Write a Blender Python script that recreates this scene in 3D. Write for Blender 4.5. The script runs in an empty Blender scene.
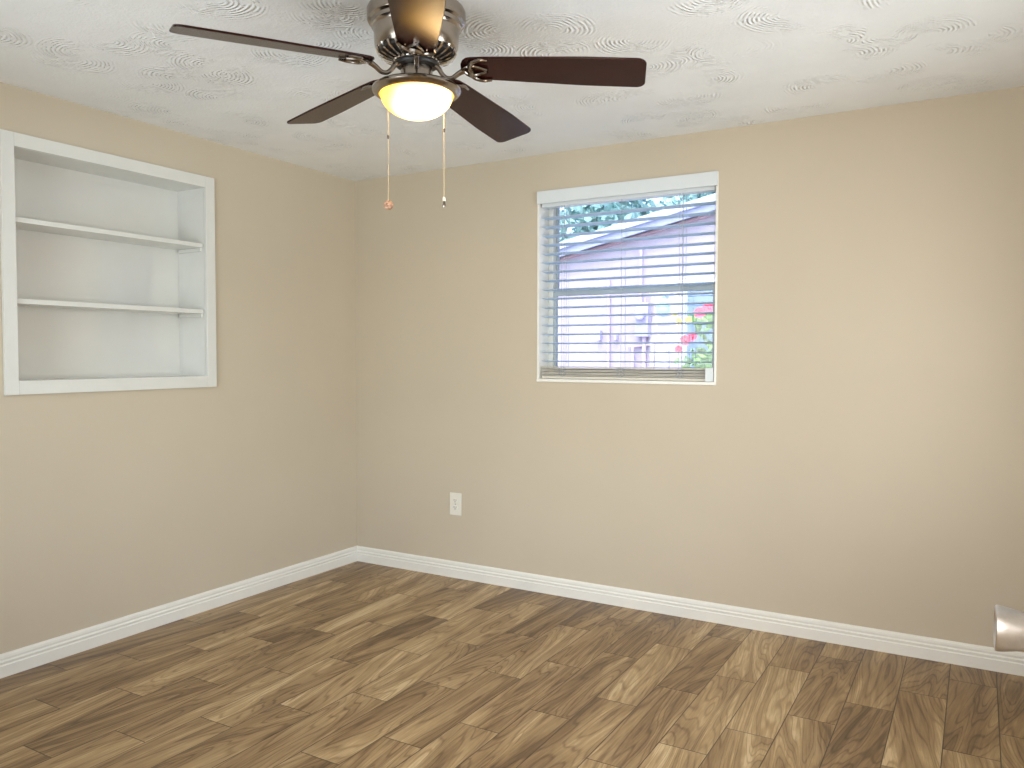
import bpy, bmesh, math, random
from mathutils import Vector, Matrix
random.seed(7)
PI = math.pi
S = bpy.context.scene
C = S.collection

# ------------------------------------------------------------------ camera
H = 2.23                                    # ceiling height
cam_d = bpy.data.cameras.new('camera'); cam = bpy.data.objects.new('camera', cam_d); C.objects.link(cam)
cam_d.sensor_fit = 'HORIZONTAL'; cam_d.sensor_width = 36.0
cam_d.lens = 797.19 * 36.0 / 1024.0
cam_d.clip_start = 0.02; cam_d.clip_end = 200
yaw, pitch, roll = 0.530291, -0.036564, 0.001973
fw = Vector((-math.sin(yaw)*math.cos(pitch), math.cos(yaw)*math.cos(pitch), math.sin(pitch)))
rt0 = Vector((math.cos(yaw), math.sin(yaw), 0)); up0 = rt0.cross(fw)
rt = math.cos(roll)*rt0 + math.sin(roll)*up0
up = -math.sin(roll)*rt0 + math.cos(roll)*up0
m = Matrix((rt, up, -fw)).transposed().to_4x4()
m.translation = (3.16408, -3.58222, 1.21912)
cam.matrix_world = m
S.camera = cam

# ------------------------------------------------------------------ world, sun, exposure
S.view_settings.view_transform = 'Standard'; S.view_settings.look = 'None'
S.view_settings.gamma = 1.0; S.view_settings.use_curve_mapping = False
S.view_settings.exposure = 0.0
W = bpy.data.worlds.new('sky'); S.world = W; W.use_nodes = True
wn = W.node_tree.nodes; wl = W.node_tree.links
sky = wn.new('ShaderNodeTexSky'); sky.sky_type = 'NISHITA'; sky.sun_disc = False
sky.sun_elevation = math.radians(55); sky.sun_rotation = math.radians(170); sky.dust_density = 3.0
wl.new(sky.outputs[0], wn['Background'].inputs[0]); wn['Background'].inputs[1].default_value = 0.64

def light(name, kind, loc, target, energy, color, size=None, size_y=None, portal=False):
    d = bpy.data.lights.new(name, kind); o = bpy.data.objects.new(name, d); C.objects.link(o)
    o.location = loc
    o.rotation_euler = (Vector(target) - Vector(loc)).to_track_quat('-Z', 'Y').to_euler()
    d.energy = energy; d.color = color
    if kind == 'AREA':
        d.shape = 'RECTANGLE'; d.size = size; d.size_y = size_y
        if portal: d.cycles.is_portal = True
    return o
sun = light('sun', 'SUN', (0, -10, 12), (0, -2.6, 0), 0.9, (1.0, 0.96, 0.92)); sun.data.angle = math.radians(1.0)
light('sky_portal', 'AREA', (1.67, 0.19, 1.55), (1.67, -1, 1.55), 1, (1, 1, 1), 0.95, 1.0, portal=True)
light('rear_fill', 'AREA', (1.15, -3.50, 1.25), (1.15, 0, 2.5), 50, (0.97, 0.99, 1.0), 1.5, 1.5)  # added fill lamp outside the unseen rear window
light('hall_fill', 'AREA', (3.05, -4.40, 1.75), (3.05, -3.0, 1.1), 36, (1.0, 0.91, 0.80), 0.7, 0.7)  # added warm fill behind the camera, not a known hall fixture
light('side_fill', 'AREA', (4.14, -1.35, 1.20), (0, -1.35, 2.2), 60, (1.0, 0.98, 0.95), 1.6, 1.1)  # added main fill, set outside the unseen side window

# ------------------------------------------------------------------ node helper
class NT:
    def __init__(s, mat):
        mat.use_nodes = True; s.nt = mat.node_tree; s.n = s.nt.nodes; s.l = s.nt.links
        s.bsdf = s.n['Principled BSDF']
    def node(s, t, **kw):
        nd = s.n.new(t)
        for k, v in kw.items(): setattr(nd, k, v)
        return nd
    def put(s, inp, v):
        if hasattr(v, 'is_output'): s.l.new(v, inp)
        else: inp.default_value = v
    def m(s, op, a, b=0.0, c=None, clamp=False):
        nd = s.n.new('ShaderNodeMath'); nd.operation = op; nd.use_clamp = clamp
        s.put(nd.inputs[0], a); s.put(nd.inputs[1], b)
        if c is not None: s.put(nd.inputs[2], c)
        return nd.outputs[0]
    def vm(s, op, a, b=(0, 0, 0)):
        nd = s.n.new('ShaderNodeVectorMath'); nd.operation = op
        s.put(nd.inputs[0], a); s.put(nd.inputs[1], b)
        return nd.outputs['Value'] if op in ('DOT_PRODUCT', 'LENGTH', 'DISTANCE') else nd.outputs[0]
    def comb(s, x, y, z):
        nd = s.n.new('ShaderNodeCombineXYZ'); s.put(nd.inputs[0], x); s.put(nd.inputs[1], y); s.put(nd.inputs[2], z); return nd.outputs[0]
    def sep(s, v):
        nd = s.n.new('ShaderNodeSeparateXYZ'); s.put(nd.inputs[0], v); return nd.outputs
    def pos(s): return s.n.new('ShaderNodeNewGeometry').outputs['Position']
    def objc(s): return s.n.new('ShaderNodeTexCoord').outputs['Object']
    def noise(s, v, scale, detail=2.0, rough=0.5, dist=0.0, out='Fac'):
        nd = s.n.new('ShaderNodeTexNoise'); s.put(nd.inputs['Vector'], v); nd.inputs['Scale'].default_value = scale
        nd.inputs['Detail'].default_value = detail; nd.inputs['Roughness'].default_value = rough; nd.inputs['Distortion'].default_value = dist
        return nd.outputs[out]
    def white(s, v, out='Value'):
        nd = s.n.new('ShaderNodeTexWhiteNoise'); nd.noise_dimensions = '3D'; s.put(nd.inputs['Vector'], v); return nd.outputs[out]
    def ramp(s, f, stops, interp='LINEAR'):
        nd = s.n.new('ShaderNodeValToRGB'); cr = nd.color_ramp; cr.interpolation = interp
        while len(cr.elements) < len(stops): cr.elements.new(0.5)
        for e, (p, c) in zip(cr.elements, stops): e.position = p; e.color = tuple(c) + (1,)
        s.put(nd.inputs[0], f); return nd.outputs[0]
    def mix(s, f, a, b, mode='MIX'):
        nd = s.n.new('ShaderNodeMix'); nd.data_type = 'RGBA'; nd.blend_type = mode
        s.put(nd.inputs[0], f)
        for i, v in ((6, a), (7, b)):
            if isinstance(v, tuple) and len(v) == 3: v = v + (1,)
            s.put(nd.inputs[i], v)
        return nd.outputs[2]
    def smooth(s, v, a, b):
        nd = s.n.new('ShaderNodeMapRange'); nd.interpolation_type = 'SMOOTHSTEP'
        s.put(nd.inputs[0], v); nd.inputs[1].default_value = a; nd.inputs[2].default_value = b; return nd.outputs[0]
    def bump(s, h, dist, strength=1.0):
        nd = s.n.new('ShaderNodeBump'); s.put(nd.inputs['Height'], h); nd.inputs['Distance'].default_value = dist
        nd.inputs['Strength'].default_value = strength; s.l.new(nd.outputs[0], s.bsdf.inputs['Normal'])
def srgb(r, g, b):
    f = lambda c: (c/255/12.92) if c/255 <= 0.04045 else ((c/255+0.055)/1.055)**2.4
    return (f(r), f(g), f(b))
def mat(name, col, rough=0.5, metal=0.0, noise=0.04, nscale=12.0, bump=0.0, bscale=60.0, coat=0.0, spec=0.5, coat_rough=0.1):
    M = bpy.data.materials.new(name); t = NT(M); b = t.bsdf
    P = t.objc()
    f = t.noise(P, nscale, 3.0)
    a = tuple(c*(1-noise) for c in col); c2 = tuple(min(1, c*(1+noise)) for c in col)
    t.l.new(t.ramp(f, [(0.3, a), (0.7, c2)]), b.inputs['Base Color'])
    b.inputs['Roughness'].default_value = rough; b.inputs['Metallic'].default_value = metal
    b.inputs['Specular IOR Level'].default_value = spec
    b.inputs['Coat Weight'].default_value = coat; b.inputs['Coat Roughness'].default_value = coat_rough
    if bump: t.bump(t.noise(P, bscale, 4.0), bump, 0.6)
    return M

# ------------------------------------------------------------------ materials
def floor_material():
    M = bpy.data.materials.new('wood_look_tile'); t = NT(M)
    TW, TL = 0.15445, 0.616
    x, y, z = t.sep(t.pos())
    u = t.m('DIVIDE', x, TW); row = t.m('FLOOR', u); fu = t.m('SUBTRACT', u, row)
    r3 = t.m('FLOORED_MODULO', row, 3.0)
    v = t.m('DIVIDE', t.m('SUBTRACT', t.m('ADD', y, 0.603), t.m('MULTIPLY', r3, 0.2053)), TL)
    cl = t.m('FLOOR', v); fv = t.m('SUBTRACT', v, cl)
    idv = t.comb(row, cl, 3.7)
    rnd = t.white(idv); rcol = t.white(idv, 'Color')
    # distance to the nearest tile edge, in metres
    eu = t.m('MULTIPLY', t.m('MINIMUM', fu, t.m('SUBTRACT', 1.0, fu)), TW)
    ev = t.m('MULTIPLY', t.m('MINIMUM', fv, t.m('SUBTRACT', 1.0, fv)), TL)
    edge = t.m('MINIMUM', eu, ev)
    # grain
    off = t.vm('MULTIPLY', rcol, (37.0, 53.0, 19.0))
    rx, ry, rz = t.sep(rcol)
    gx = t.m('ADD', x, t.m('MULTIPLY', t.m('SUBTRACT', rx, 0.5), t.m('MULTIPLY', t.m('SUBTRACT', y, 0.0), 0.35)))
    P = t.vm('ADD', t.comb(gx, t.m('MULTIPLY', y, 0.115), 0.0), off)
    wob = t.noise(P, 9.0, 4.0, 0.5, 0.0, 'Color')
    P2 = t.vm('ADD', P, t.vm('MULTIPLY', t.vm('SUBTRACT', wob, (0.5, 0.5, 0.5)), (0.026, 0.035, 0.0)))
    n1 = t.noise(P2, 7.0, 2.0, 0.4, 0.3)
    rings = t.m('ADD', t.m('MULTIPLY', t.m('SINE', t.m('MULTIPLY', n1, 185.0)), 0.5), 0.5)
    rings2 = t.m('ADD', t.m('MULTIPLY', t.m('SINE', t.m('MULTIPLY', n1, 47.0)), 0.5), 0.5)
    broad = t.noise(P2, 6.5, 6.0, 0.62, 0.4)
    fine = t.noise(t.vm('ADD', t.comb(t.m('MULTIPLY', gx, 1.0), t.m('MULTIPLY', y, 0.05), 0.0), off), 130.0, 4.0, 0.7)
    f = t.m('MULTIPLY', t.m('SUBTRACT', broad, 0.5), 1.6)
    f = t.m('ADD', f, t.m('MULTIPLY', t.m('SUBTRACT', rings2, 0.5), 0.20))
    f = t.m('ADD', f, t.m('MULTIPLY', t.m('SUBTRACT', t.m('POWER', rings, 6.0), 0.22), -0.22))
    f = t.m('ADD', f, t.m('MULTIPLY', t.m('SUBTRACT', fine, 0.5), 0.80))
    f = t.m('ADD', f, t.m('MULTIPLY', t.m('SUBTRACT', rnd, 0.5), 0.24))
    f = t.m('ADD', f, 0.55, clamp=True)
    col = t.ramp(f, [(0.0, srgb(80, 60, 38)), (0.28, srgb(113, 88, 59)), (0.52, srgb(145, 117, 81)),
                     (0.78, srgb(174, 146, 105)), (1.0, srgb(206, 181, 140))])
    grout = t.smooth(edge, 0.0009, 0.0021)
    col = t.mix(grout, srgb(72, 56, 42), col)
    t.l.new(col, t.bsdf.inputs['Base Color'])
    rr = t.m('ADD', 0.34, t.m('MULTIPLY', fine, 0.14))
    t.put(t.bsdf.inputs['Roughness'], rr)
    t.bsdf.inputs['Specular IOR Level'].default_value = 0.45
    h = t.m('ADD', t.m('MULTIPLY', t.smooth(edge, 0.0, 0.0025), 1.0), t.m('MULTIPLY', fine, 0.08))
    t.bump(h, 0.0012, 0.8)
    return M
def ceiling_material():
    M = bpy.data.materials.new('swirl_textured_ceiling'); t = NT(M)
    P = t.pos()
    wob = t.noise(P, 4.0, 2.0, 0.5, 0.0, 'Color')
    Q = t.vm('ADD', P, t.vm('MULTIPLY', t.vm('SUBTRACT', wob, (0.5, 0.5, 0.5)), (0.05, 0.05, 0.0)))
    hs = []
    for sc, shift in ((2.9, (0, 0, 0)), (3.7, (5.3, 2.1, 0))):
        vr = t.node('ShaderNodeTexVoronoi'); vr.voronoi_dimensions = '2D'; vr.feature = 'F1'
        Qs = t.vm('ADD', Q, shift)
        t.put(vr.inputs['Vector'], Qs); vr.inputs['Scale'].default_value = sc; vr.inputs['Randomness'].default_value = 0.9
        d = t.m('DIVIDE', vr.outputs['Distance'], sc)
        rc = vr.outputs['Color']
        cx, cy, cz = t.sep(rc)
        ang = t.m('MULTIPLY', cx, 6.283)
        dirv = t.comb(t.m('COSINE', ang), t.m('SINE', ang), 0.0)
        vec = t.vm('SUBTRACT', Qs, vr.outputs['Position'])
        half = t.smooth(t.m('DIVIDE', t.vm('DOT_PRODUCT', vec, dirv), t.m('ADD', d, 0.01)), -0.35, 0.35)
        fall = t.m('MULTIPLY', t.smooth(d, 0.004, 0.03), t.m('SUBTRACT', 1.0, t.smooth(d, 0.10, 0.155)))
        ring = t.m('ADD', t.m('MULTIPLY', t.m('SINE', t.m('MULTIPLY', d, 2*PI/0.0140)), 0.5), 0.5)
        br = t.smooth(t.noise(P, 34.0, 2.0), 0.33, 0.6)
        gate = t.smooth(cz, 0.12, 0.3)
        hs.append(t.m('MULTIPLY', t.m('MULTIPLY', ring, br), t.m('MULTIPLY', t.m('MULTIPLY', half, fall), gate)))
    h = t.m('MAXIMUM', hs[0], hs[1])
    h = t.m('ADD', h, t.m('MULTIPLY', t.noise(P, 95.0, 4.0, 0.65), 0.45))
    h = t.m('ADD', h, t.m('MULTIPLY', t.noise(P, 9.0, 3.0), 1.1))
    t.l.new(t.ramp(t.noise(P, 3.0, 3.0), [(0.3, srgb(241, 243, 243)), (0.7, srgb(247, 249, 249))]), t.bsdf.inputs['Base Color'])
    t.bsdf.inputs['Roughness'].default_value = 0.8; t.bsdf.inputs['Specular IOR Level'].default_value = 0.25
    t.bump(h, 0.0040, 1.0)
    return M
def wall_material():
    M = bpy.data.materials.new('beige_wall_paint'); t = NT(M); P = t.pos()
    c = t.ramp(t.noise(P, 1.6, 4.0), [(0.3, srgb(202, 190, 169)), (0.7, srgb(206, 194, 173))])
    t.l.new(c, t.bsdf.inputs['Base Color'])
    t.bsdf.inputs['Roughness'].default_value = 0.72; t.bsdf.inputs['Specular IOR Level'].default_value = 0.2
    h = t.m('ADD', t.m('MULTIPLY', t.noise(P, 5.0, 3.0), 3.0), t.m('MULTIPLY', t.noise(P, 160.0, 3.0), 0.12))
    t.bump(h, 0.0011, 0.8)
    return M
M_floor = floor_material(); M_ceil = ceiling_material(); M_wall = wall_material()
M_trim = mat('white_trim_paint', srgb(240, 238, 230), 0.35, noise=0.012)
M_shelf = mat('white_semigloss_paint', srgb(226, 226, 220), 0.24, noise=0.015, bump=0.0006, bscale=70)
M_shelfback = mat('white_semigloss_panel', srgb(222, 221, 215), 0.12, noise=0.01, bump=0.0003, bscale=30, spec=1.0, coat=1.0, coat_rough=0.08)
M_blind = mat('white_vinyl_slat', srgb(222, 228, 230), 0.4, noise=0.01)
def slat_mat():
    M = mat('translucent_vinyl_slat', srgb(236, 242, 246), 0.4, noise=0.01); t = NT.__new__(NT); t.nt = M.node_tree; t.n = t.nt.nodes; t.l = t.nt.links
    tl = t.node('ShaderNodeBsdfTranslucent'); tl.inputs[0].default_value = (0.80, 0.90, 1.0, 1)
    mx = t.node('ShaderNodeMixShader'); mx.inputs[0].default_value = 0.70
    t.l.new(t.n['Principled BSDF'].outputs[0], mx.inputs[1]); t.l.new(tl.outputs[0], mx.inputs[2]); t.l.new(mx.outputs[0], t.n['Material Output'].inputs[0])
    return M
M_slat = slat_mat()
M_stack = mat('ivory_vinyl_slat', srgb(214, 208, 194), 0.45, noise=0.02)
M_cord = mat('grey_white_cord', srgb(168, 174, 180), 0.7)
M_sash = mat('white_aluminium_sash', srgb(176, 186, 190), 0.4, noise=0.02)
M_vinyl = mat('white_window_frame', srgb(228, 228, 220), 0.4, noise=0.015)
M_nickel = mat('brushed_nickel', srgb(164, 153, 141), 0.2, metal=1.0, noise=0.04, nscale=60)
M_darknickel = mat('dark_nickel', srgb(150, 141, 132), 0.2, metal=1.0, noise=0.05)
M_satin = mat('satin_nickel_knob', srgb(222, 222, 226), 0.42, metal=1.0, noise=0.06, nscale=90, bump=0.0003, bscale=240)
M_chrome = mat('bright_chrome', srgb(222, 218, 212), 0.14, metal=1.0, noise=0.02)
M_black = mat('black_plastic', srgb(26, 22, 20), 0.5)
M_plate = mat('white_plastic_plate', srgb(236, 232, 220), 0.35, noise=0.01)
M_slot = mat('dark_slot', srgb(52, 50, 46), 0.6)
M_chain = mat('pale_brass_chain', srgb(226, 208, 170), 0.35, metal=0.6)
M_ball = mat('woven_rose_gold_ball', srgb(196, 158, 132), 0.4, metal=0.4, noise=0.25, nscale=120)
def glass_mat():
    M = bpy.data.materials.new('window_glass'); t = NT(M)
    t.n.remove(t.bsdf)
    tr = t.node('ShaderNodeBsdfTransparent'); gl = t.node('ShaderNodeBsdfGlossy'); gl.inputs['Roughness'].default_value = 0.02
    tr.inputs[0].default_value = (0.93, 0.97, 1.0, 1)
    fr = t.node('ShaderNodeFresnel'); fr.inputs[0].default_value = 1.45
    mx = t.node('ShaderNodeMixShader'); t.l.new(fr.outputs[0], mx.inputs[0]); t.l.new(tr.outputs[0], mx.inputs[1]); t.l.new(gl.outputs[0], mx.inputs[2])
    t.l.new(mx.outputs[0], t.n['Material Output'].inputs[0])
    return M
M_glass = glass_mat()
def blade_mat():
    M = bpy.data.materials.new('dark_cherry_blade'); t = NT(M)
    x, y, z = t.sep(t.objc())
    n = t.noise(t.comb(t.m('MULTIPLY', x, 2.0), t.m('MULTIPLY', y, 30.0), 0.0), 3.0, 4.0, 0.6, 0.4)
    t.l.new(t.ramp(n, [(0.3, srgb(30, 9, 7)), (0.55, srgb(46, 12, 9)), (0.8, srgb(64, 20, 13))]), t.bsdf.inputs['Base Color'])
    t.bsdf.inputs['Roughness'].default_value = 0.26; t.bsdf.inputs['Specular IOR Level'].default_value = 0.29
    return M
M_blade = blade_mat()
def bowl_mat():
    M = bpy.data.materials.new('lit_frosted_glass'); t = NT(M)
    P = t.objc()
    d = t.vm('DISTANCE', P, (0.050, -0.022, -0.060))        # the bulb inside sits off centre
    c = t.ramp(t.m('DIVIDE', d, 0.18), [(0.25, (1.0, 0.68, 0.34)), (0.50, (1.0, 0.56, 0.16)), (0.66, (1.0, 0.50, 0.05)), (1.0, (1.0, 0.46, 0.03))])
    t.l.new(c, t.bsdf.inputs['Emission Color'])
    nd = t.m('ADD', t.m('MULTIPLY', t.m('SUBTRACT', 1.0, t.smooth(d, 0.0, 0.115)), 26.0), 4.5)
    t.l.new(nd, t.bsdf.inputs['Emission Strength'])
    t.bsdf.inputs['Base Color'].default_value = (0.35, 0.22, 0.06, 1); t.bsdf.inputs['Roughness'].default_value = 0.35
    return M
M_bowl = bowl_mat()

# ------------------------------------------------------------------ mesh helpers
def box(bm, x0, x1, y0, y1, z0, z1, M=None):
    vs = [bm.verts.new((x, y, z)) for x in (x0, x1) for y in (y0, y1) for z in (z0, z1)]
    if M is not None:
        for v in vs: v.co = M @ v.co
    for f in ((0,1,3,2), (4,6,7,5), (0,4,5,1), (2,3,7,6), (0,2,6,4), (1,5,7,3)):
        bm.faces.new([vs[i] for i in f])
    return vs
def rings_to_mesh(bm, rings, cap=True, closed=False):
    R = [[bm.verts.new(p) for p in r] for r in rings]
    n = len(R[0]); k = len(R)
    for i in range(k if closed else k-1):
        a, b = R[i], R[(i+1) % k]
        for j in range(n): bm.faces.new((a[j], a[(j+1) % n], b[(j+1) % n], b[j]))
    if cap and not closed:
        bm.faces.new(R[0][::-1]); bm.faces.new(R[-1])
def lathe(bm, prof, seg=48, cap=True, M=None):
    rings = []
    for r, z in prof:
        ring = [Vector((r*math.cos(2*PI*j/seg), r*math.sin(2*PI*j/seg), z)) for j in range(seg)]
        if M is not None: ring = [M @ p for p in ring]
        rings.append(ring)
    rings_to_mesh(bm, rings, cap)
def tube(bm, pts, rad, seg=8):
    pts = [Vector(p) for p in pts]
    rads = rad if isinstance(rad, (list, tuple)) else [rad]*len(pts)
    rings = []; ref = None
    for i, p in enumerate(pts):
        d = (pts[min(i+1, len(pts)-1)] - pts[max(i-1, 0)]).normalized()
        if ref is None:
            ref = Vector((0, 0, 1)) if abs(d.z) < 0.9 else Vector((1, 0, 0))
        a = (ref - d*ref.dot(d)).normalized(); ref = a; b = d.cross(a)
        rings.append([p + rads[i]*(math.cos(2*PI*j/seg)*a + math.sin(2*PI*j/seg)*b) for j in range(seg)])
    rings_to_mesh(bm, rings)
def prism(bm, poly, z0, z1, M=None):
    a = [Vector((x, y, z0)) for x, y in poly]; b = [Vector((x, y, z1)) for x, y in poly]
    if M is not None: a = [M @ v for v in a]; b = [M @ v for v in b]
    A = [bm.verts.new(v) for v in a]; B = [bm.verts.new(v) for v in b]
    n = len(poly)
    for i in range(n): bm.faces.new((A[i], A[(i+1) % n], B[(i+1) % n], B[i]))
    bm.faces.new(A[::-1]); bm.faces.new(B)
def smoothpath(ctrl, n=6):
    P = [Vector(c) for c in ctrl]; P = [P[0]*2-P[1]] + P + [P[-1]*2-P[-2]]; out = []
    for i in range(1, len(P)-2):
        for k in range(n):
            s = k/n; a, b, c, d = P[i-1], P[i], P[i+1], P[i+2]
            out.append(0.5*((2*b)+(c-a)*s+(2*a-5*b+4*c-d)*s*s+(3*b-a-3*c+d)*s**3))
    out.append(P[-2]); return out
def obj(name, bm, M, parent=None, bevel=0.0, smooth=False, loc=None, rot=None):
    bmesh.ops.recalc_face_normals(bm, faces=bm.faces)
    me = bpy.data.meshes.new(name); bm.to_mesh(me); bm.free()
    o = bpy.data.objects.new(name, me); C.objects.link(o); me.materials.append(M)
    if parent: o.parent = parent
    if loc: o.location = loc
    if rot: o.rotation_euler = rot
    if bevel:
        b = o.modifiers.new('bevel', 'BEVEL'); b.width = bevel; b.segments = 2; b.limit_method = 'ANGLE'
    if smooth:
        me.shade_smooth()
        try: me.set_sharp_from_angle(angle=math.radians(35))
        except Exception: pass
    return o
def boxo(name, M, parent, *b, bevel=0.0):
    bm = bmesh.new(); box(bm, *b); return obj(name, bm, M, parent, bevel)
def tag(o, label, cat, group=None, kind=None):
    o['label'] = label; o['category'] = cat
    if group: o['group'] = group
    if kind: o['kind'] = kind
    return o
def thing(name, label, cat, loc=(0, 0, 0), group=None):
    o = bpy.data.objects.new(name, None); C.objects.link(o); o.location = loc; o.empty_display_size = 0.1
    return tag(o, label, cat, group)
def struct(o): o['kind'] = 'structure'; return o

# ------------------------------------------------------------------ room shell
RX, RY = 3.95, -3.20            # right wall, rear wall (room is x 0..RX, y RY..0)
T = 0.20
def frame_boxes(bm, axis, lo, hi, u0, u1, z0, z1, holes):
    """wall slab with rectangular holes; u runs along the wall"""
    us = sorted({u0, u1, *[h[0] for h in holes], *[h[1] for h in holes]})
    zs = sorted({z0, z1, *[h[2] for h in holes], *[h[3] for h in holes]})
    vg = {}
    def V(u, z, s):
        k = (u, z, s)
        if k not in vg:
            d = lo if s == 0 else hi
            vg[k] = bm.verts.new((d, u, z) if axis == 'x' else (u, d, z))
        return vg[k]
    solid = {}
    for i in range(len(us)-1):
        for j in range(len(zs)-1):
            cu, cz = (us[i]+us[i+1])/2, (zs[j]+zs[j+1])/2
            solid[i, j] = not any(h[0] < cu < h[1] and h[2] < cz < h[3] for h in holes)
    for (i, j), s in solid.items():
        if not s: continue
        a, b, c, d = us[i], us[i+1], zs[j], zs[j+1]
        for k in (0, 1): bm.faces.new((V(a, c, k), V(b, c, k), V(b, d, k), V(a, d, k)))
        for di, dj, q in ((-1, 0, ((a, c), (a, d))), (1, 0, ((b, c), (b, d))), (0, -1, ((a, c), (b, c))), (0, 1, ((a, d), (b, d)))):
            if not solid.get((i+di, j+dj), False):
                (p0, p1) = q; bm.faces.new((V(*p0, 0), V(*p1, 0), V(*p1, 1), V(*p0, 1)))
NI = (-1.955, -1.010, 1.072, 2.046)      # hole for the built-in shelf (y0,y1,z0,z1)
bm = bmesh.new(); frame_boxes(bm, 'x', -0.22, 0.0, RY, T, 0, H, [NI]); struct(obj('wall_left', bm, M_wall))
WX0, WX1, WZ0, WZ1 = 1.212, 2.137, 1.082, 2.043
bm = bmesh.new(); frame_boxes(bm, 'y', 0.0, T, 0.0, RX, 0, H, [(WX0, WX1, WZ0, WZ1)]); struct(obj('wall_back', bm, M_wall))
bm = bmesh.new(); frame_boxes(bm, 'x', RX, RX+0.15, RY, T, 0, H, [(-2.15, -0.55, 0.70, 1.80)]); struct(obj('wall_right', bm, M_wall))
bm = bmesh.new(); frame_boxes(bm, 'y', RY-0.12, RY, -0.22, RX+0.15, 0, H, [(0.45, 1.85, 0.65, 2.02), (2.36, 3.27, 0, 2.03)]); struct(obj('wall_rear', bm, M_wall))
# hallway behind the doorway
bm = bmesh.new()
box(bm, 2.2, 2.3, -4.6, RY-0.12, 0, H); box(bm, RX, RX+0.1, -4.6, RY-0.12, 0, H); box(bm, 2.2, RX+0.1, -4.7, -4.6, 0, H)
struct(obj('wall_hallway', bm, M_wall))
bm = bmesh.new(); box(bm, -0.22, RX+0.15, -4.7, T, -0.1, 0.0); struct(obj('floor', bm, M_floor))
bm = bmesh.new(); box(bm, -0.22, RX+0.15, -4.7, T, H, H+0.12); struct(obj('ceiling', bm, M_ceil))

# baseboards: moulded profile swept along each wall (d = out of the wall, z)
BP = [(0, 0), (0.016, 0), (0.016, 0.044), (0.0125, 0.047), (0.0125, 0.051), (0.0145, 0.054), (0.0145, 0.059), (0.0100, 0.063), (0.0100, 0.067), (0.0115, 0.071), (0.0100, 0.080), (0.0055, 0.086), (0.003, 0.087), (0, 0.087)]
def baseboard(name, a, b, out, mit0=0, mit1=0):
    a, b, out = Vector((*a, 0)), Vector((*b, 0)), Vector((*out, 0)); d = (b-a).normalized()
    bm = bmesh.new()
    rings_to_mesh(bm, [[a + out*q + d*q*mit0 + Vector((0, 0, z)) for q, z in BP], [b + out*q - d*q*mit1 + Vector((0, 0, z)) for q, z in BP]])
    return struct(obj(name, bm, M_trim))
baseboard('baseboard_left', (0, RY), (0, 0), (1, 0), 1, 1)
baseboard('baseboard_back', (0, 0), (RX, 0), (0, -1), 1, 1)
baseboard('baseboard_right', (RX, 0), (RX, RY), (-1, 0), 1, 1)
baseboard('baseboard_rear', (2.29, RY), (0, RY), (0, 1), 0, 1)
# door casing of the doorway the camera stands in
bm = bmesh.new()
box(bm, 2.30, 2.36, RY, RY+0.014, 0, 2.09); box(bm, 3.27, 3.33, RY, RY+0.014, 0, 2.09); box(bm, 2.36, 3.27, RY, RY+0.014, 2.03, 2.09)
struct(obj('trim_1', bm, M_trim, bevel=0.003))

# ------------------------------------------------------------------ added, unseen rear and side windows: openings for the fill lamps
def plain_window(name, axis, d0, d1, u0, u1, z0, z1):
    e = bpy.data.objects.new(name, None); C.objects.link(e); struct(e)
    bm = bmesh.new(); w = 0.04; um = (u0+u1)/2
    for a in ((u0, u0+w, z0, z1), (u1-w, u1, z0, z1), (u0+w, u1-w, z0, z0+w), (u0+w, u1-w, z1-w, z1), (um-0.015, um+0.015, z0+w, z1-w)):
        if axis == 'x': box(bm, d0, d1, a[0], a[1], a[2], a[3])
        else: box(bm, a[0], a[1], d0, d1, a[2], a[3])
    obj('window_frame', bm, M_vinyl, e, 0.003)
    bm = bmesh.new(); dm = (d0+d1)/2
    if axis == 'x': box(bm, dm-0.002, dm+0.002, u0+w, u1-w, z0+w, z1-w)
    else: box(bm, u0+w, u1-w, dm-0.002, dm+0.002, z0+w, z1-w)
    obj('pane', bm, M_glass, e)
plain_window('rear_fill_window', 'y', RY-0.10, RY-0.06, 0.45, 1.85, 0.65, 2.02)
plain_window('side_fill_window', 'x', RX+0.08, RX+0.12, -2.15, -0.55, 0.70, 1.80)

# ------------------------------------------------------------------ window_1 : liner, frame, sashes, glass
win = bpy.data.objects.new('window_1', None); C.objects.link(win); win.location = (1.67, 0.1, WZ0); struct(win)
def wbox(bm, x0, x1, y0, y1, z0, z1): box(bm, x0-1.67, x1-1.67, y0-0.1, y1-0.1, z0-WZ0, z1-WZ0)
bm = bmesh.new()
lt = 0.011
wbox(bm, WX0, WX0+lt, -0.003, 0.105, WZ0+0.016, WZ1-lt); wbox(bm, WX1-lt, WX1, -0.003, 0.105, WZ0+0.016, WZ1-lt)
wbox(bm, WX0, WX1, -0.003, 0.105, WZ1-lt, WZ1)
obj('window_liner', bm, M_trim, win, 0.0015)
bm = bmesh.new(); wbox(bm, WX0, WX1, -0.008, 0.105, WZ0, WZ0+0.016); obj('window_sill', bm, M_trim, win, 0.003)
fx0, fx1, fz0, fz1 = WX0+lt, WX1-lt, WZ0+0.016, WZ1-lt
bm = bmesh.new(); fw_ = 0.028
wbox(bm, fx0, fx0+fw_, 0.10, 0.16, fz0, fz1); wbox(bm, fx1-fw_, fx1, 0.10, 0.16, fz0, fz1)
wbox(bm, fx0+fw_, fx1-fw_, 0.10, 0.16, fz1-fw_, fz1); wbox(bm, fx0+fw_, fx1-fw_, 0.10, 0.16, fz0, fz0+fw_)
obj('window_frame', bm, M_vinyl, win, 0.002)
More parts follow.
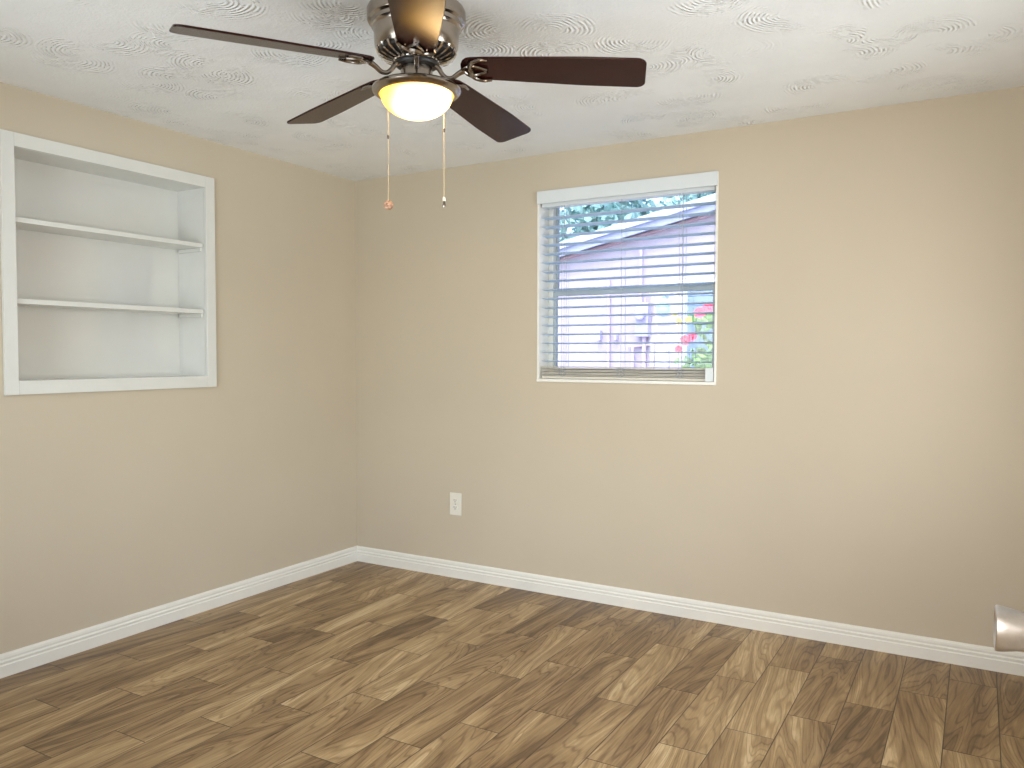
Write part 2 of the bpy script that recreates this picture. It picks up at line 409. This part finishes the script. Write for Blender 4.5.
def sash(y0, y1, z0, z1, w, wb):
    bm = bmesh.new(); a, b = fx0+fw_, fx1-fw_
    wbox(bm, a, a+w, y0, y1, z0, z1); wbox(bm, b-w, b, y0, y1, z0, z1); wbox(bm, a+w, b-w, y0, y1, z0, z0+wb[0]); wbox(bm, a+w, b-w, y0, y1, z1-wb[1], z1)
    s = obj('sash', bm, M_sash, win, 0.0015)
    bm = bmesh.new(); ym = (y0+y1)/2; wbox(bm, a+w, b-w, ym-0.0015, ym+0.0015, z0+wb[0], z1-wb[1]); obj('pane', bm, M_glass, s)
sash(0.108, 0.130, fz0+fw_, 1.561, 0.014, (0.022, 0.038))
sash(0.132, 0.154, 1.525, fz1-fw_, 0.010, (0.022, 0.012))

# ------------------------------------------------------------------ blinds
bl = thing('window_blind', 'white horizontal slat blind, lowered and open, in the back wall window', 'blind', (1.67, 0.035, 1.99))
def bb(bm, x0, x1, y0, y1, z0, z1): box(bm, x0-1.67, x1-1.67, y0-0.035, y1-0.035, z0-1.99, z1-1.99)
bm = bmesh.new(); bb(bm, WX0+0.003, WX1-0.001, -0.014, -0.004, 1.981, WZ1+0.001)
bb(bm, WX0+0.003, WX0+0.013, -0.004, 0.0, 1.981, WZ1); bb(bm, WX1-0.011, WX1-0.001, -0.004, 0.0, 1.981, WZ1)
obj('valance', bm, M_blind, bl, 0.002)
bm = bmesh.new(); bb(bm, WX0+0.018, WX1-0.018, 0.010, 0.066, 1.966, 2.022); obj('headrail', bm, M_blind, bl, 0.003)
SX0, SX1 = 1.231, 2.118; SW = 0.050; PH = 0.0453
def slat(bm, z, tilt=math.radians(5), y=0.038, th=0.0028):
    n = 4; ra = []
    for i in range(n+1):
        s = (i/n-0.5); yy = s*SW*math.cos(tilt); zz = -s*SW*math.sin(tilt) + 0.0016*(1-4*s*s)
        ra.append((yy, zz))
    poly = [(a, b+th/2) for a, b in ra] + [(a, b-th/2) for a, b in reversed(ra)]
    rings_to_mesh(bm, [[Vector((x-1.67, y-0.035+a, z-1.99+b)) for a, b in poly] for x in (SX0, SX1)])
bm = bmesh.new(); zs = []
z = 1.187
while z < 1.955: slat(bm, z); zs.append(z); z += PH
obj('slat', bm, M_slat, bl)
# the gathered slats lying on the bottom rail
bm = bmesh.new()
for k, (zz, tl, dy) in enumerate(((1.1165, 0.2, 0), (1.1225, 2.5, 0.001), (1.130, -2.0, -0.001), (1.1365, 2.0, 0.002), (1.144, -2.2, 0), (1.151, 2.0, 0.0), (1.158, -1.0, 0.001))):
    slat(bm, zz, math.radians(tl), 0.036+dy, 0.003)
obj('gathered_slat', bm, M_stack, bl)
bm = bmesh.new(); bb(bm, SX0, SX1-0.02, 0.012, 0.062, 1.099, 1.1125); obj('bottom_rail', bm, M_stack, bl, 0.003)
bm = bmesh.new(); bb(bm, SX1-0.034, SX1+0.005, -0.001, 0.009, 1.0985, 1.162); bb(bm, SX1-0.004, SX1+0.005, 0.009, 0.045, 1.0985, 1.162); hb = obj('hold_down_bracket', bm, M_blind, bl, 0.003)
for X in (1.352, 1.667, 1.962):
    bm = bmesh.new()
    for yy in (0.0115, 0.0645):
        for dx in ((-0.007, 0.007) if X != 1.667 else (0.0,)):
            tube(bm, [(X-1.67+dx, yy-0.035, 1.968-1.99), (X-1.67+dx, yy-0.035, 1.120-1.99)], 0.0014, 6)
    for zz in zs: tube(bm, [(X-1.67, 0.0115-0.035, zz-1.99-0.001), (X-1.67, 0.0645-0.035, zz-1.99-0.005)], 0.0006, 4)
    # slack loops over the gathered slats
    for s in (-1, 1):
        tube(bm, smoothpath([(X-1.67+s*0.004, 0.0105-0.035, 1.158-1.99), (X-1.67+s*0.022, 0.009-0.035, 1.146-1.99), (X-1.67+s*0.002, 0.0085-0.035, 1.138-1.99), (X-1.67+s*0.020, 0.009-0.035, 1.124-1.99), (X-1.67, 0.010-0.035, 1.112-1.99)], 4), 0.0013, 6)
    obj('ladder_cord', bm, M_cord, bl)
bm = bmesh.new(); tube(bm, [(SX1+0.003-1.67, 0.004-0.035, 1.965-1.99), (SX1+0.003-1.67, 0.004-0.035, 1.17-1.99)], 0.0013, 6)
lathe(bm, [(0.001, 0.03), (0.004, 0.024), (0.005, 0.0), (0.001, -0.002)], 12, M=Matrix.Translation((SX1+0.003-1.67, 0.004-0.035, 1.145-1.99)))
obj('pull_cord', bm, M_cord, bl)

# ------------------------------------------------------------------ wall outlet
def outlet(x, z):
    t = thing('wall_outlet', 'white duplex outlet low on the beige back wall, left of the window', 'outlet', (x, 0, z))
    hw, hh = 0.038, 0.0615
    bm = bmesh.new(); box(bm, -hw, hw, -0.006, 0.0, -hh, hh); obj('cover_plate', bm, M_plate, t, 0.003)
    for s in (1, -1):
        bm = bmesh.new(); poly = []
        for k in range(24):
            a = 2*PI*k/24; poly.append((0.0165*math.cos(a), max(-0.0125, min(0.0125, 0.0165*math.sin(a)))))
        prism(bm, poly, 0.0, 0.0085, Matrix.Translation((0, 0, s*0.0195)) @ Matrix.Rotation(PI/2, 4, 'X'))
        r = obj('receptacle', bm, M_plate, t, 0.0008)
        bm = bmesh.new()
        box(bm, -0.0075, -0.0052, -0.0092, -0.0084, s*0.0195-0.001, s*0.0195+0.008)
        box(bm, 0.0052, 0.0075, -0.0092, -0.0084, s*0.0195, s*0.0195+0.007)
        lathe(bm, [(0.0028, 0.0084), (0.0028, 0.0092)], 12, M=Matrix.Translation((0, 0, s*0.0195-0.0065)) @ Matrix.Rotation(PI/2, 4, 'X'))
        obj('slot', bm, M_slot, r)
    bm = bmesh.new(); lathe(bm, [(0.0035, 0.0055), (0.0035, 0.0068), (0.002, 0.0074)], 12, M=Matrix.Rotation(PI/2, 4, 'X')); obj('screw', bm, M_nickel, t)
outlet(0.710, 0.404)

# ------------------------------------------------------------------ built-in shelf
D = 0.184
sh = thing('built_in_shelf', 'white painted recessed shelf unit with two shelves in the left wall', 'shelf', (0, -1.486, 1.063))
def sb(bm, x0, x1, y0, y1, z0, z1): box(bm, x0, x1, y0+1.486, y1+1.486, z0-1.063, z1-1.063)
oy0, oy1, oz0, oz1 = -1.966, -1.0065, 1.063, 2.053
iy0, iy1, iz0, iz1 = -1.917, -1.0575, 1.116, 2.001
fwb = 0.016
for nm, a in (('frame_stile', (oy0, iy0, oz0, oz1)), ('frame_stile', (iy1, oy1, oz0, oz1)), ('frame_rail', (iy0, iy1, oz0, iz0)), ('frame_rail', (iy0, iy1, iz1, oz1))):
    bm = bmesh.new(); sb(bm, 0.0, fwb, *a); obj(nm, bm, M_shelf, sh, 0.0018)
e = 0.009
bm = bmesh.new(); sb(bm, -D-0.01, -D, iy0-e, iy1+e, iz0-e, iz1+e); obj('back_panel', bm, M_shelfback, sh)
bm = bmesh.new(); sb(bm, -D, -0.001, iy0-e, iy0, iz0-e, iz1+e); obj('side_panel', bm, M_shelf, sh)
bm = bmesh.new(); sb(bm, -D, -0.001, iy1, iy1+e, iz0-e, iz1+e); obj('side_panel', bm, M_shelf, sh)
bm = bmesh.new(); sb(bm, -D, -0.001, iy0, iy1, iz1, iz1+e); obj('top_panel', bm, M_shelf, sh)
bm = bmesh.new(); sb(bm, -D, -0.001, iy0, iy1, iz0-e, iz0); obj('bottom_panel', bm, M_shelf, sh)
for zt in (1.7395, 1.4300):
    bm = bmesh.new(); sb(bm, -D+0.001, -0.001, iy0+0.004, iy1-0.006, zt-0.019, zt); o = obj('shelf_board', bm, M_shelf, sh, 0.0015)
    for yy in (iy0, iy1-0.010):
        bm = bmesh.new(); sb(bm, -D+0.01, -0.014, yy, yy+0.010, zt-0.036, zt-0.0195); obj('shelf_cleat', bm, M_shelf, sh, 0.001)

# ------------------------------------------------------------------ door (open, beside the camera) with its knob
KN = Vector((3.1865, -2.459, 0.889))          # centre of the knob's end face
an = yaw - math.radians(28)                   # direction hinge -> latch edge, measured from +y
ld = Vector((-math.sin(an), math.cos(an), 0)); nn = Vector((-math.cos(an), -math.sin(an), 0))
door = bpy.data.objects.new('door_1', None); C.objects.link(door); struct(door)
surf = KN - nn*0.066
mm = Matrix((ld, -nn, Vector((0, 0, 1)))).transposed().to_4x4(); mm.translation = Vector((surf.x, surf.y, 0))
door.matrix_world = mm                         # local x: towards latch edge, y: into the slab, z up
bm = bmesh.new(); box(bm, -0.70, 0.06, 0.0, 0.035, 0.012, 2.02)
for z0, z1 in ((0.2, 0.95), (1.1, 1.85)):
    for x0, x1 in ((-0.60, -0.36), (-0.28, -0.04)): box(bm, x0, x1, -0.004, 0.0, z0, z1)
obj('door_slab', bm, M_trim, door, 0.003)
bm = bmesh.new()
KM = Matrix.Translation((0, 0, KN.z)) @ Matrix.Rotation(PI/2, 4, 'X')
lathe(bm, [(0.033, 0.0), (0.033, 0.005), (0.029, 0.009), (0.014, 0.011), (0.013, 0.026), (0.0205, 0.031), (0.0235, 0.040), (0.0265, 0.056), (0.0275, 0.0625), (0.0272, 0.0650), (0.0255, 0.0662), (0.0215, 0.0662), (0.020, 0.0645), (0.0195, 0.0640), (0.004, 0.0640)], 64, M=KM)
kn = obj('door_knob', bm, M_satin, door, smooth=True); kn['label'] = 'satin nickel door knob'

# ------------------------------------------------------------------ ceiling fan
FX, FY = 1.724, -1.682
fan = thing('ceiling_fan', 'flush ceiling fan with five dark cherry blades and lit glass bowl', 'ceiling fan', (FX, FY, H))
def fz(z): return z - H
bm = bmesh.new()
lathe(bm, [(0.128, 0.0), (0.140, -0.006), (0.1435, -0.014), (0.1435, -0.036), (0.141, -0.043), (0.133, -0.048), (0.1315, -0.058), (0.127, -0.062), (0.125, -0.070), (0.1235, -0.078),
           (0.1215, -0.112), (0.1185, -0.118), (0.1175, -0.124), (0.114, -0.128)], 72)
obj('motor_housing', bm, M_nickel, fan, smooth=True)
bm = bmesh.new(); lathe(bm, [(0.112, -0.122), (0.106, -0.134), (0.060, -0.152), (0.03, -0.153)], 48); vent = obj('vent_ring', bm, M_black, fan, smooth=True)
bm = bmesh.new()
for k in range(26):
    a = 2*PI*k/26; Mx = Matrix.Rotation(a, 4, 'Z')
    tube(bm, [Mx @ Vector(q) for q in ((0.115, 0, -0.123), (0.109, 0, -0.135), (0.087, 0, -0.146), (0.063, 0, -0.154))], 0.0046, 6)
lathe(bm, [(0.056, -0.150), (0.065, -0.150), (0.067, -0.154), (0.065, -0.157), (0.056, -0.157)], 48)
obj('vent_fin', bm, M_chrome, fan, smooth=True)
bm = bmesh.new(); lathe(bm, [(0.02, -0.152), (0.060, -0.157), (0.062, -0.162), (0.060, -0.168), (0.05, -0.170), (0.02, -0.170)], 48); obj('flywheel', bm, M_black, fan, smooth=True)
bm = bmesh.new(); lathe(bm, [(0.03, -0.168), (0.044, -0.169), (0.0465, -0.174), (0.0465, -0.222), (0.05, -0.226)], 48); obj('switch_housing', bm, M_nickel, fan, smooth=True)
bm = bmesh.new(); lathe(bm, [(0.04, -0.220), (0.060, -0.221), (0.095, -0.223), (0.120, -0.227), (0.1285, -0.233), (0.1305, -0.239), (0.127, -0.245), (0.119, -0.250), (0.110, -0.252), (0.107, -0.248), (0.04, -0.246)], 72)
obj('light_pan', bm, M_nickel, fan, smooth=True)
bm = bmesh.new(); pr = []
for k in range(15):
    a = PI/2*k/14; pr.append((max(0.0008, 0.1055*math.cos(a)), -0.0700*math.sin(a)**1.0))
lathe(bm, [(0.1055, 0.004)] + pr, 64, cap=True)
ob = obj('glass_bowl', bm, M_bowl, fan, smooth=True, loc=(0, 0, -0.249))
ob['label'] = 'glowing frosted glass light bowl'

def blade_outline():
    L0, L1 = 0.132, 0.665; pts = []
    def hw(x): return 0.052 + (0.070-0.052)*min(1, (x-L0)/0.36)
    n = 14
    # root: rounded
    for k in range(9):
        a = PI/2 + PI*k/8*1.0
        pts.append((L0+0.035+0.035*math.cos(a), 0.0515*math.sin(a)))
    for k in range(1, n): x = L0+0.035+(L1-0.03-L0-0.035)*k/n; pts.append((x, -hw(x)))
    for k in range(7): a = -PI/2 + PI/2*k/6; pts.append((L1-0.026+0.026*math.cos(a), -hw(L1)+0.026+0.026*math.sin(a)))
    for k in range(7): a = PI/2*k/6; pts.append((L1-0.026+0.026*math.cos(a), hw(L1)-0.026+0.026*math.sin(a)))
    for k in range(n-1, 0, -1): x = L0+0.035+(L1-0.03-L0-0.035)*k/n; pts.append((x, hw(x)))
    return pts
BO = blade_outline()
PITCH = math.radians(-12.5)
for az, dz in ((22.5, -0.050), (94.0, -0.043), (164.5, -0.028), (238.5, -0.0165), (-53.0, -0.030)):
    th = math.radians(az)
    R = Matrix.Rotation(th, 4, 'Z'); tiltm = Matrix.Rotation(-math.atan2(dz, 0.66), 4, 'Y'); P = Matrix.Rotation(PITCH, 4, 'X')
    base = Matrix.Translation((0, 0, fz(2.063)))
    B = base @ R @ tiltm @ P
    bm = bmesh.new(); prism(bm, BO, -0.003, 0.003)
    o = obj('fan_blade', bm, M_blade, fan, 0.0015); o.matrix_local = B
    # blade arm: swooping neck, leaf plate and crescent under the blade root
    bm = bmesh.new()
    N = base @ R @ tiltm
    Ni = R.inverted()
    path = smoothpath([(0.052, 0, 0.002), (0.066, 0, -0.004), (0.078, 0, -0.020), (0.093, 0, -0.031), (0.110, 0, -0.030), (0.126, 0, -0.018), (0.143, 0, -0.008)], 5)
    rr = [0.0085 - 0.002*math.sin(PI*i/(len(path)-1)) for i in range(len(path))]
    tube(bm, path, rr, 10)
    def onb(x, y, z): return P @ Vector((x-0.022, y, z))
    # open leaf shape
    for s in (-1, 1):
        tube(bm, smoothpath([onb(0.158, 0, -0.009), onb(0.175, s*0.017, -0.0085), onb(0.200, s*0.021, -0.008), onb(0.232, s*0.004, -0.0075)], 5), 0.0048, 8)
        # crescent horn
        pth = smoothpath([onb(0.186, 0, -0.0075), onb(0.184, s*0.022, -0.0080), onb(0.194, s*0.041, -0.0085), onb(0.216, s*0.052, -0.008), onb(0.240, s*0.050, -0.007)], 5)
        tube(bm, pth, [0.0088*(1-0.62*i/(len(pth)-1)) for i in range(len(pth))], 8)
    bmesh.ops.scale(bm, vec=(1, 1, 1), verts=bm.verts)
    a_ = obj('blade_arm', bm, M_darknickel, fan, smooth=True); a_.matrix_local = N
    for sx, sy in ((0.175, 0.030), (0.175, -0.030), (0.200, 0.0)):
        bm = bmesh.new(); lathe(bm, [(0.0045, 0.0), (0.004, -0.002), (0.0015, -0.003)], 10)
        q = obj('screw', bm, M_nickel, a_, smooth=True); q.matrix_local = P @ Matrix.Translation((sx, sy, -0.003))
def chain(px, py, zt, zb, zc):
    bm = bmesh.new(); n = int((zt-zb)/0.0034); prof = []
    for k in range(n):
        z0 = -(k)*0.0034; prof += [(0.0005, z0), (0.00155, z0-0.0010), (0.00155, z0-0.0022), (0.0005, z0-0.0032)]
    lathe(bm, prof, 6)
    c = obj('pull_chain', bm, M_chain, fan, loc=(px-FX, py-FY, zt-H))
    bm = bmesh.new(); lathe(bm, [(0.0008, 0.006), (0.003, 0.004), (0.003, -0.004), (0.0008, -0.006)], 10); obj('chain_coupling', bm, M_darknickel, c, loc=(0, 0, zc-zt))
    return c
c1 = chain(1.6592, -1.7343, 1.983, 1.668, 1.855); c2 = chain(1.7890, -1.6357, 1.983, 1.684, 1.880)
# woven ball
bm = bmesh.new(); Rb = 0.0125
for k in range(9):
    ax = Vector((random.uniform(-1, 1), random.uniform(-1, 1), random.uniform(-1, 1))).normalized()
    a = ax.orthogonal().normalized(); b = ax.cross(a)
    rings = []
    for i in range(24):
        t_ = 2*PI*i/24; ctr = (a*math.cos(t_)+b*math.sin(t_)); p = ctr*Rb
        rings.append([p + 0.0023*(math.cos(q*PI/3)*ctr + math.sin(q*PI/3)*ax) for q in range(6)])
    rings_to_mesh(bm, rings, closed=True)
bmesh.ops.create_icosphere(bm, subdivisions=2, radius=0.0108)
obj('woven_ball', bm, M_ball, c1, smooth=True, loc=(0, 0, 1.657-1.983))
bm = bmesh.new(); lathe(bm, [(0.001, 0.020), (0.0035, 0.018), (0.0048, 0.012), (0.0048, 0.006)], 14); o = obj('fob_cap', bm, M_plate, c2, smooth=True, loc=(0, 0, 1.666-1.983))
bm = bmesh.new(); lathe(bm, [(0.0038, 0.006), (0.0042, 0.0), (0.0058, -0.010), (0.005, -0.0125), (0.001, -0.013)], 14); obj('fob', bm, M_darknickel, c2, smooth=True, loc=(0, 0, 1.666-1.983))

# ------------------------------------------------------------------ outside the window
GZ = -0.15
M_ground = mat('pale_bounce_ground', srgb(206, 204, 196), 0.9, noise=0.12, nscale=6, bump=0.01, bscale=40)  # unseen ground, made pale so it bounces light up to the ceiling
M_stucco = mat('pink_stucco', srgb(184, 175, 194), 0.85, noise=0.04, nscale=4, bump=0.004, bscale=60)
M_shingle = mat('grey_roofing', srgb(206, 212, 214), 0.85, noise=0.1, nscale=20)
M_rakeline = mat('pink_trim', srgb(190, 160, 176), 0.7)
M_soffit = mat('lavender_soffit_shade', srgb(166, 172, 206), 0.7)  # soffit shade put into the colour
M_fascia = mat('grey_fascia', srgb(196, 204, 232), 0.6)
M_box = mat('grey_meter_box', srgb(186, 182, 214), 0.5)
M_pipe = mat('pinkish_conduit', srgb(206, 188, 206), 0.5)
M_leaf = mat('green_leaf', srgb(128, 172, 84), 0.5, noise=0.35, nscale=5)
M_treeleaf = mat('tree_leaf', srgb(146, 184, 182), 0.6, noise=0.28, nscale=3)
M_bark = mat('bark', srgb(110, 95, 80), 0.9, noise=0.2)
M_petal = mat('pink_petal', srgb(236, 60, 110), 0.5, noise=0.1)
M_yellow = mat('yellow_petal', srgb(240, 214, 80), 0.5, noise=0.1)
M_globe = mat('pale_blue_globe', srgb(140, 186, 214), 0.2)
M_bluewin = mat('blue_grey_screen', srgb(92, 118, 150), 0.6, noise=0.1, nscale=30)
bm = bmesh.new(); box(bm, -14, 14, T+0.002, 24, GZ-0.1, GZ)
ground = obj('ground', bm, M_ground); ground['kind'] = 'structure'
HY = 4.0
hs = thing('neighbouring_house', 'pale pink stucco house with a low gable roof, seen through the blind', 'house', (1.5, HY, GZ))
def hb(bm, x0, x1, y0, y1, z0, z1): box(bm, x0-1.5, x1-1.5, y0-HY, y1-HY, z0-GZ, z1-GZ)
def rake(x): return 2.375 + 0.209*x if x < 4.0 else 2.375+0.209*(8.0-x)
bm = bmesh.new()
prism(bm, [(-0.85-1.5, 0), (8.85-1.5, 0), (8.85-1.5, rake(8.85)+0.02-GZ), (4.0-1.5, rake(4.0)+0.02-GZ), (-0.85-1.5, rake(-0.85)+0.02-GZ)], 0, -8.0, Matrix.Rotation(PI/2, 4, 'X'))
obj('wall', bm, M_stucco, hs)
for x0, x1, sg in ((-1.25, 4.0, 1), (4.0, 9.25, -1)):
    bm = bmesh.new(); M_ = Matrix.Rotation(PI/2, 4, 'X')
    prism(bm, [(x0-1.5, rake(x0)+0.03-GZ), (x1-1.5, rake(x1)+0.03-GZ), (x1-1.5, rake(x1)+0.16-GZ), (x0-1.5, rake(x0)+0.16-GZ)], 0.10, -8.3, M_); obj('roof_slope', bm, M_shingle, hs)
    for nm, MM, q0, q1, d_ in (('rake_board', M_fascia, 0.075, 0.125, 0.16), ('soffit_shade_band', M_soffit, 0.0, 0.075, 0.13), ('trim_strip', M_rakeline, -0.02, 0.0, 0.05)):  # lavender band under the rake board stands for shade below the roof edge
        bm = bmesh.new()
        prism(bm, [(x0-1.5, rake(x0)+q0-GZ), (x1-1.5, rake(x1)+q0-GZ), (x1-1.5, rake(x1)+q1-GZ), (x0-1.5, rake(x0)+q1-GZ)], d_, 0.10 if q0 >= 0 else 0.0, M_); obj(nm, bm, MM, hs)
# window with a blue grey screen
wf = bmesh.new(); hb(wf, 0.66, 0.70, HY-0.03, HY, 0.75, 1.93); hb(wf, 1.60, 1.64, HY-0.03, HY, 0.75, 1.93); hb(wf, 0.70, 1.60, HY-0.03, HY, 1.89, 1.93); hb(wf, 0.70, 1.60, HY-0.03, HY, 0.75, 0.79)
hw_ = obj('window', wf, M_fascia, hs)
bm = bmesh.new(); hb(bm, 0.70, 1.60, HY-0.012, HY-0.002, 0.79, 1.89); obj('screen', bm, M_bluewin, hw_)
# conduits, meter, hose bib
def htube(pts, r, name='conduit', M=M_pipe):
    bm = bmesh.new(); tube(bm, [(x-1.5, y-HY, z-GZ) for x, y, z in pts], r, 8); return obj(name, bm, M, hs, smooth=True)
htube([(-0.12, HY-0.03, 0.2), (-0.12, HY-0.03, 2.0)], 0.016)
htube([(0.23, HY-0.04, 1.72), (0.23, HY-0.04, 2.3)], 0.016)
htube([(0.15, HY-0.04, 0.2), (0.15, HY-0.04, 1.3)], 0.016)
htube([(0.27, HY-0.04, 0.2), (0.27, HY-0.04, 1.42)], 0.022)
htube([(0.36, HY-0.03, 0.2), (0.36, HY-0.03, 1.36)], 0.012)
htube([(0.10, HY-0.03, 1.30), (0.38, HY-0.03, 1.33)], 0.012)
htube(smoothpath([(0.27, HY-0.04, 1.72), (0.30, HY-0.05, 1.84), (0.36, HY-0.05, 1.78), (0.40, HY-0.05, 1.55), (0.42, HY-0.04, 1.38)], 4), 0.008)
mb = bmesh.new(); hb(mb, 0.19, 0.33, HY-0.10, HY, 1.40, 1.74)
mb = obj('meter_box', mb, M_box, hs, 0.01)
bm = bmesh.new(); lathe(bm, [(0.055, 0), (0.055, 0.05), (0.045, 0.06), (0.01, 0.062)], 20, M=Matrix.Translation((0.26-1.5, -0.10, 1.62-GZ)) @ Matrix.Rotation(PI/2, 4, 'X')); obj('meter_dial', bm, M_box, mb, smooth=True)
bm = bmesh.new(); hb(bm, -0.24, -0.20, HY-0.06, HY, 1.37, 1.47); obj('junction_box', bm, M_box, hs, 0.004)
bm = bmesh.new(); hb(bm, -0.05, -0.02, HY-0.06, HY, 1.37, 1.45); obj('junction_box', bm, M_box, hs, 0.004)
bm = bmesh.new(); hb(bm, 0.40, 0.53, HY-0.08, HY, 0.9, 1.27); obj('utility_cabinet', bm, M_box, hs, 0.008)
bm = bmesh.new(); lathe(bm, [(0.01, -0.07), (0.045, -0.055), (0.066, -0.02), (0.07, 0.01), (0.055, 0.05), (0.025, 0.07), (0.01, 0.14)], 24, M=Matrix.Translation((0.50-1.5, -0.14, 1.66-GZ)))
tube(bm, [(0.50-1.5, 0, 1.80-GZ), (0.50-1.5, -0.14, 1.80-GZ), (0.50-1.5, -0.14, 1.75-GZ)], 0.015, 8)
obj('globe_light', bm, M_globe, hs, smooth=True)

def leafquad(bm, p, d, n, L, Wd):
    d = d.normalized(); s = d.cross(n)
    if s.length < 1e-3: s = d.orthogonal()
    s.normalize(); up_ = s.cross(d)
    pts = [p, p+d*L*0.35+s*Wd*0.5-up_*0.05*L, p+d*L*0.75+s*Wd*0.32, p+d*L, p+d*L*0.75-s*Wd*0.32, p+d*L*0.35-s*Wd*0.5-up_*0.05*L]
    bm.faces.new([bm.verts.new(q) for q in pts])
def rv(): return Vector((random.gauss(0, 1), random.gauss(0, 1), random.gauss(0, 1))).normalized()
def foliage(name, parent, M, blobs, n, L):
    bm = bmesh.new()
    for k in range(n):
        c, r = random.choice(blobs); p = Vector(c) + rv()*Vector((r)).length/1.732*random.uniform(0.55, 1.0)
        leafquad(bm, p, rv() + Vector((0, 0, -0.2)), rv(), L*random.uniform(0.7, 1.2), L*0.45)
    return obj(name, bm, M, parent)
def tree(x, y, h, r, label, n=3600, L=0.30):
    t = thing('tree', label, 'tree', (x, y, GZ), 'trees behind the house')
    bm = bmesh.new(); tube(bm, smoothpath([(0, 0, 0), (0.08, 0.05, h*0.3), (-0.05, 0, h*0.6), (0.05, 0, h*0.85)], 4), [0.2*(1-0.75*i/12) for i in range(13)], 10)
    for k in range(6):
        a = k*1.05; tube(bm, smoothpath([(0, 0, h*0.45), (r*0.3*math.cos(a), r*0.3*math.sin(a), h*0.6), (r*0.75*math.cos(a), r*0.75*math.sin(a), h*0.78)], 3), [0.07, 0.06, 0.05, 0.045, 0.035, 0.03, 0.02], 6)
    obj('trunk', bm, M_bark, t)
    blobs = [((random.uniform(-0.6, 0.6)*r, random.uniform(-0.5, 0.5)*r, h*random.uniform(0.55, 0.95)), (r*0.45,)*3) for _ in range(11)]
    foliage('foliage', t, M_treeleaf, blobs, n, L)
tree(-4.9, 14.5, 5.4, 2.1, 'leafy tree rising above the left end of the neighbouring roof')
tree(-4.6, 21.0, 7.0, 2.2, 'taller leafy tree farther back, right of the nearer tree above the roof')
bs = thing('flowering_bush', 'green bush with pink flowers outside the lower right of the window', 'bush', (1.35, 2.0, GZ))
bm = bmesh.new()
for k in range(9):
    a = k*0.7; tube(bm, smoothpath([(0.1, 0, 0), (0.15+0.08*math.cos(a), 0.08*math.sin(a), 0.5), (0.22+0.14*math.cos(a), 0.14*math.sin(a), 1.1+0.03*k)], 3), 0.007, 5)
obj('stem', bm, M_bark, bs)
blobs = [((random.uniform(-0.05, 0.45), random.uniform(-0.2, 0.2), random.uniform(0.75, 1.38)), (0.16,)*3) for _ in range(12)] + [((0.28, 0, 1.58), (0.12,)*3), ((0.12, 0.0, 1.60), (0.08,)*3)]
foliage('foliage', bs, M_leaf, blobs, 620, 0.085)
def flower(x, y, z, r, M):
    bm = bmesh.new(); c = Vector((x, y, z)); f = Vector((0.2, -1, 0.1)).normalized(); a = f.orthogonal().normalized(); b = f.cross(a)
    for k in range(6):
        t_ = 2*PI*k/6; d = a*math.cos(t_)+b*math.sin(t_)+f*0.35; leafquad(bm, c, d, f, r, r*1.1)
    lathe(bm, [(0.006, 0), (0.004, r*0.7), (0.001, r*0.75)], 6, M=Matrix.Translation(c) @ f.to_track_quat('Z', 'Y').to_matrix().to_4x4())
    obj('flower', bm, M, bs)
# ---- flowers placed on the bush
for fx_, fy_, fzz, r, M in ((0.170, -0.26, 1.655, 0.045, M_petal), (0.225, -0.25, 1.685, 0.045, M_petal), (0.08, -0.28, 1.47, 0.042, M_petal), (0.125, -0.27, 1.495, 0.035, M_petal),
                        (0.03, -0.28, 1.41, 0.03, M_petal), (0.02, -0.25, 1.60, 0.030, M_yellow), (0.09, -0.26, 1.61, 0.028, M_yellow), (-0.01, -0.25, 1.65, 0.022, M_yellow)):
    flower(fx_, fy_, fzz, r, M)
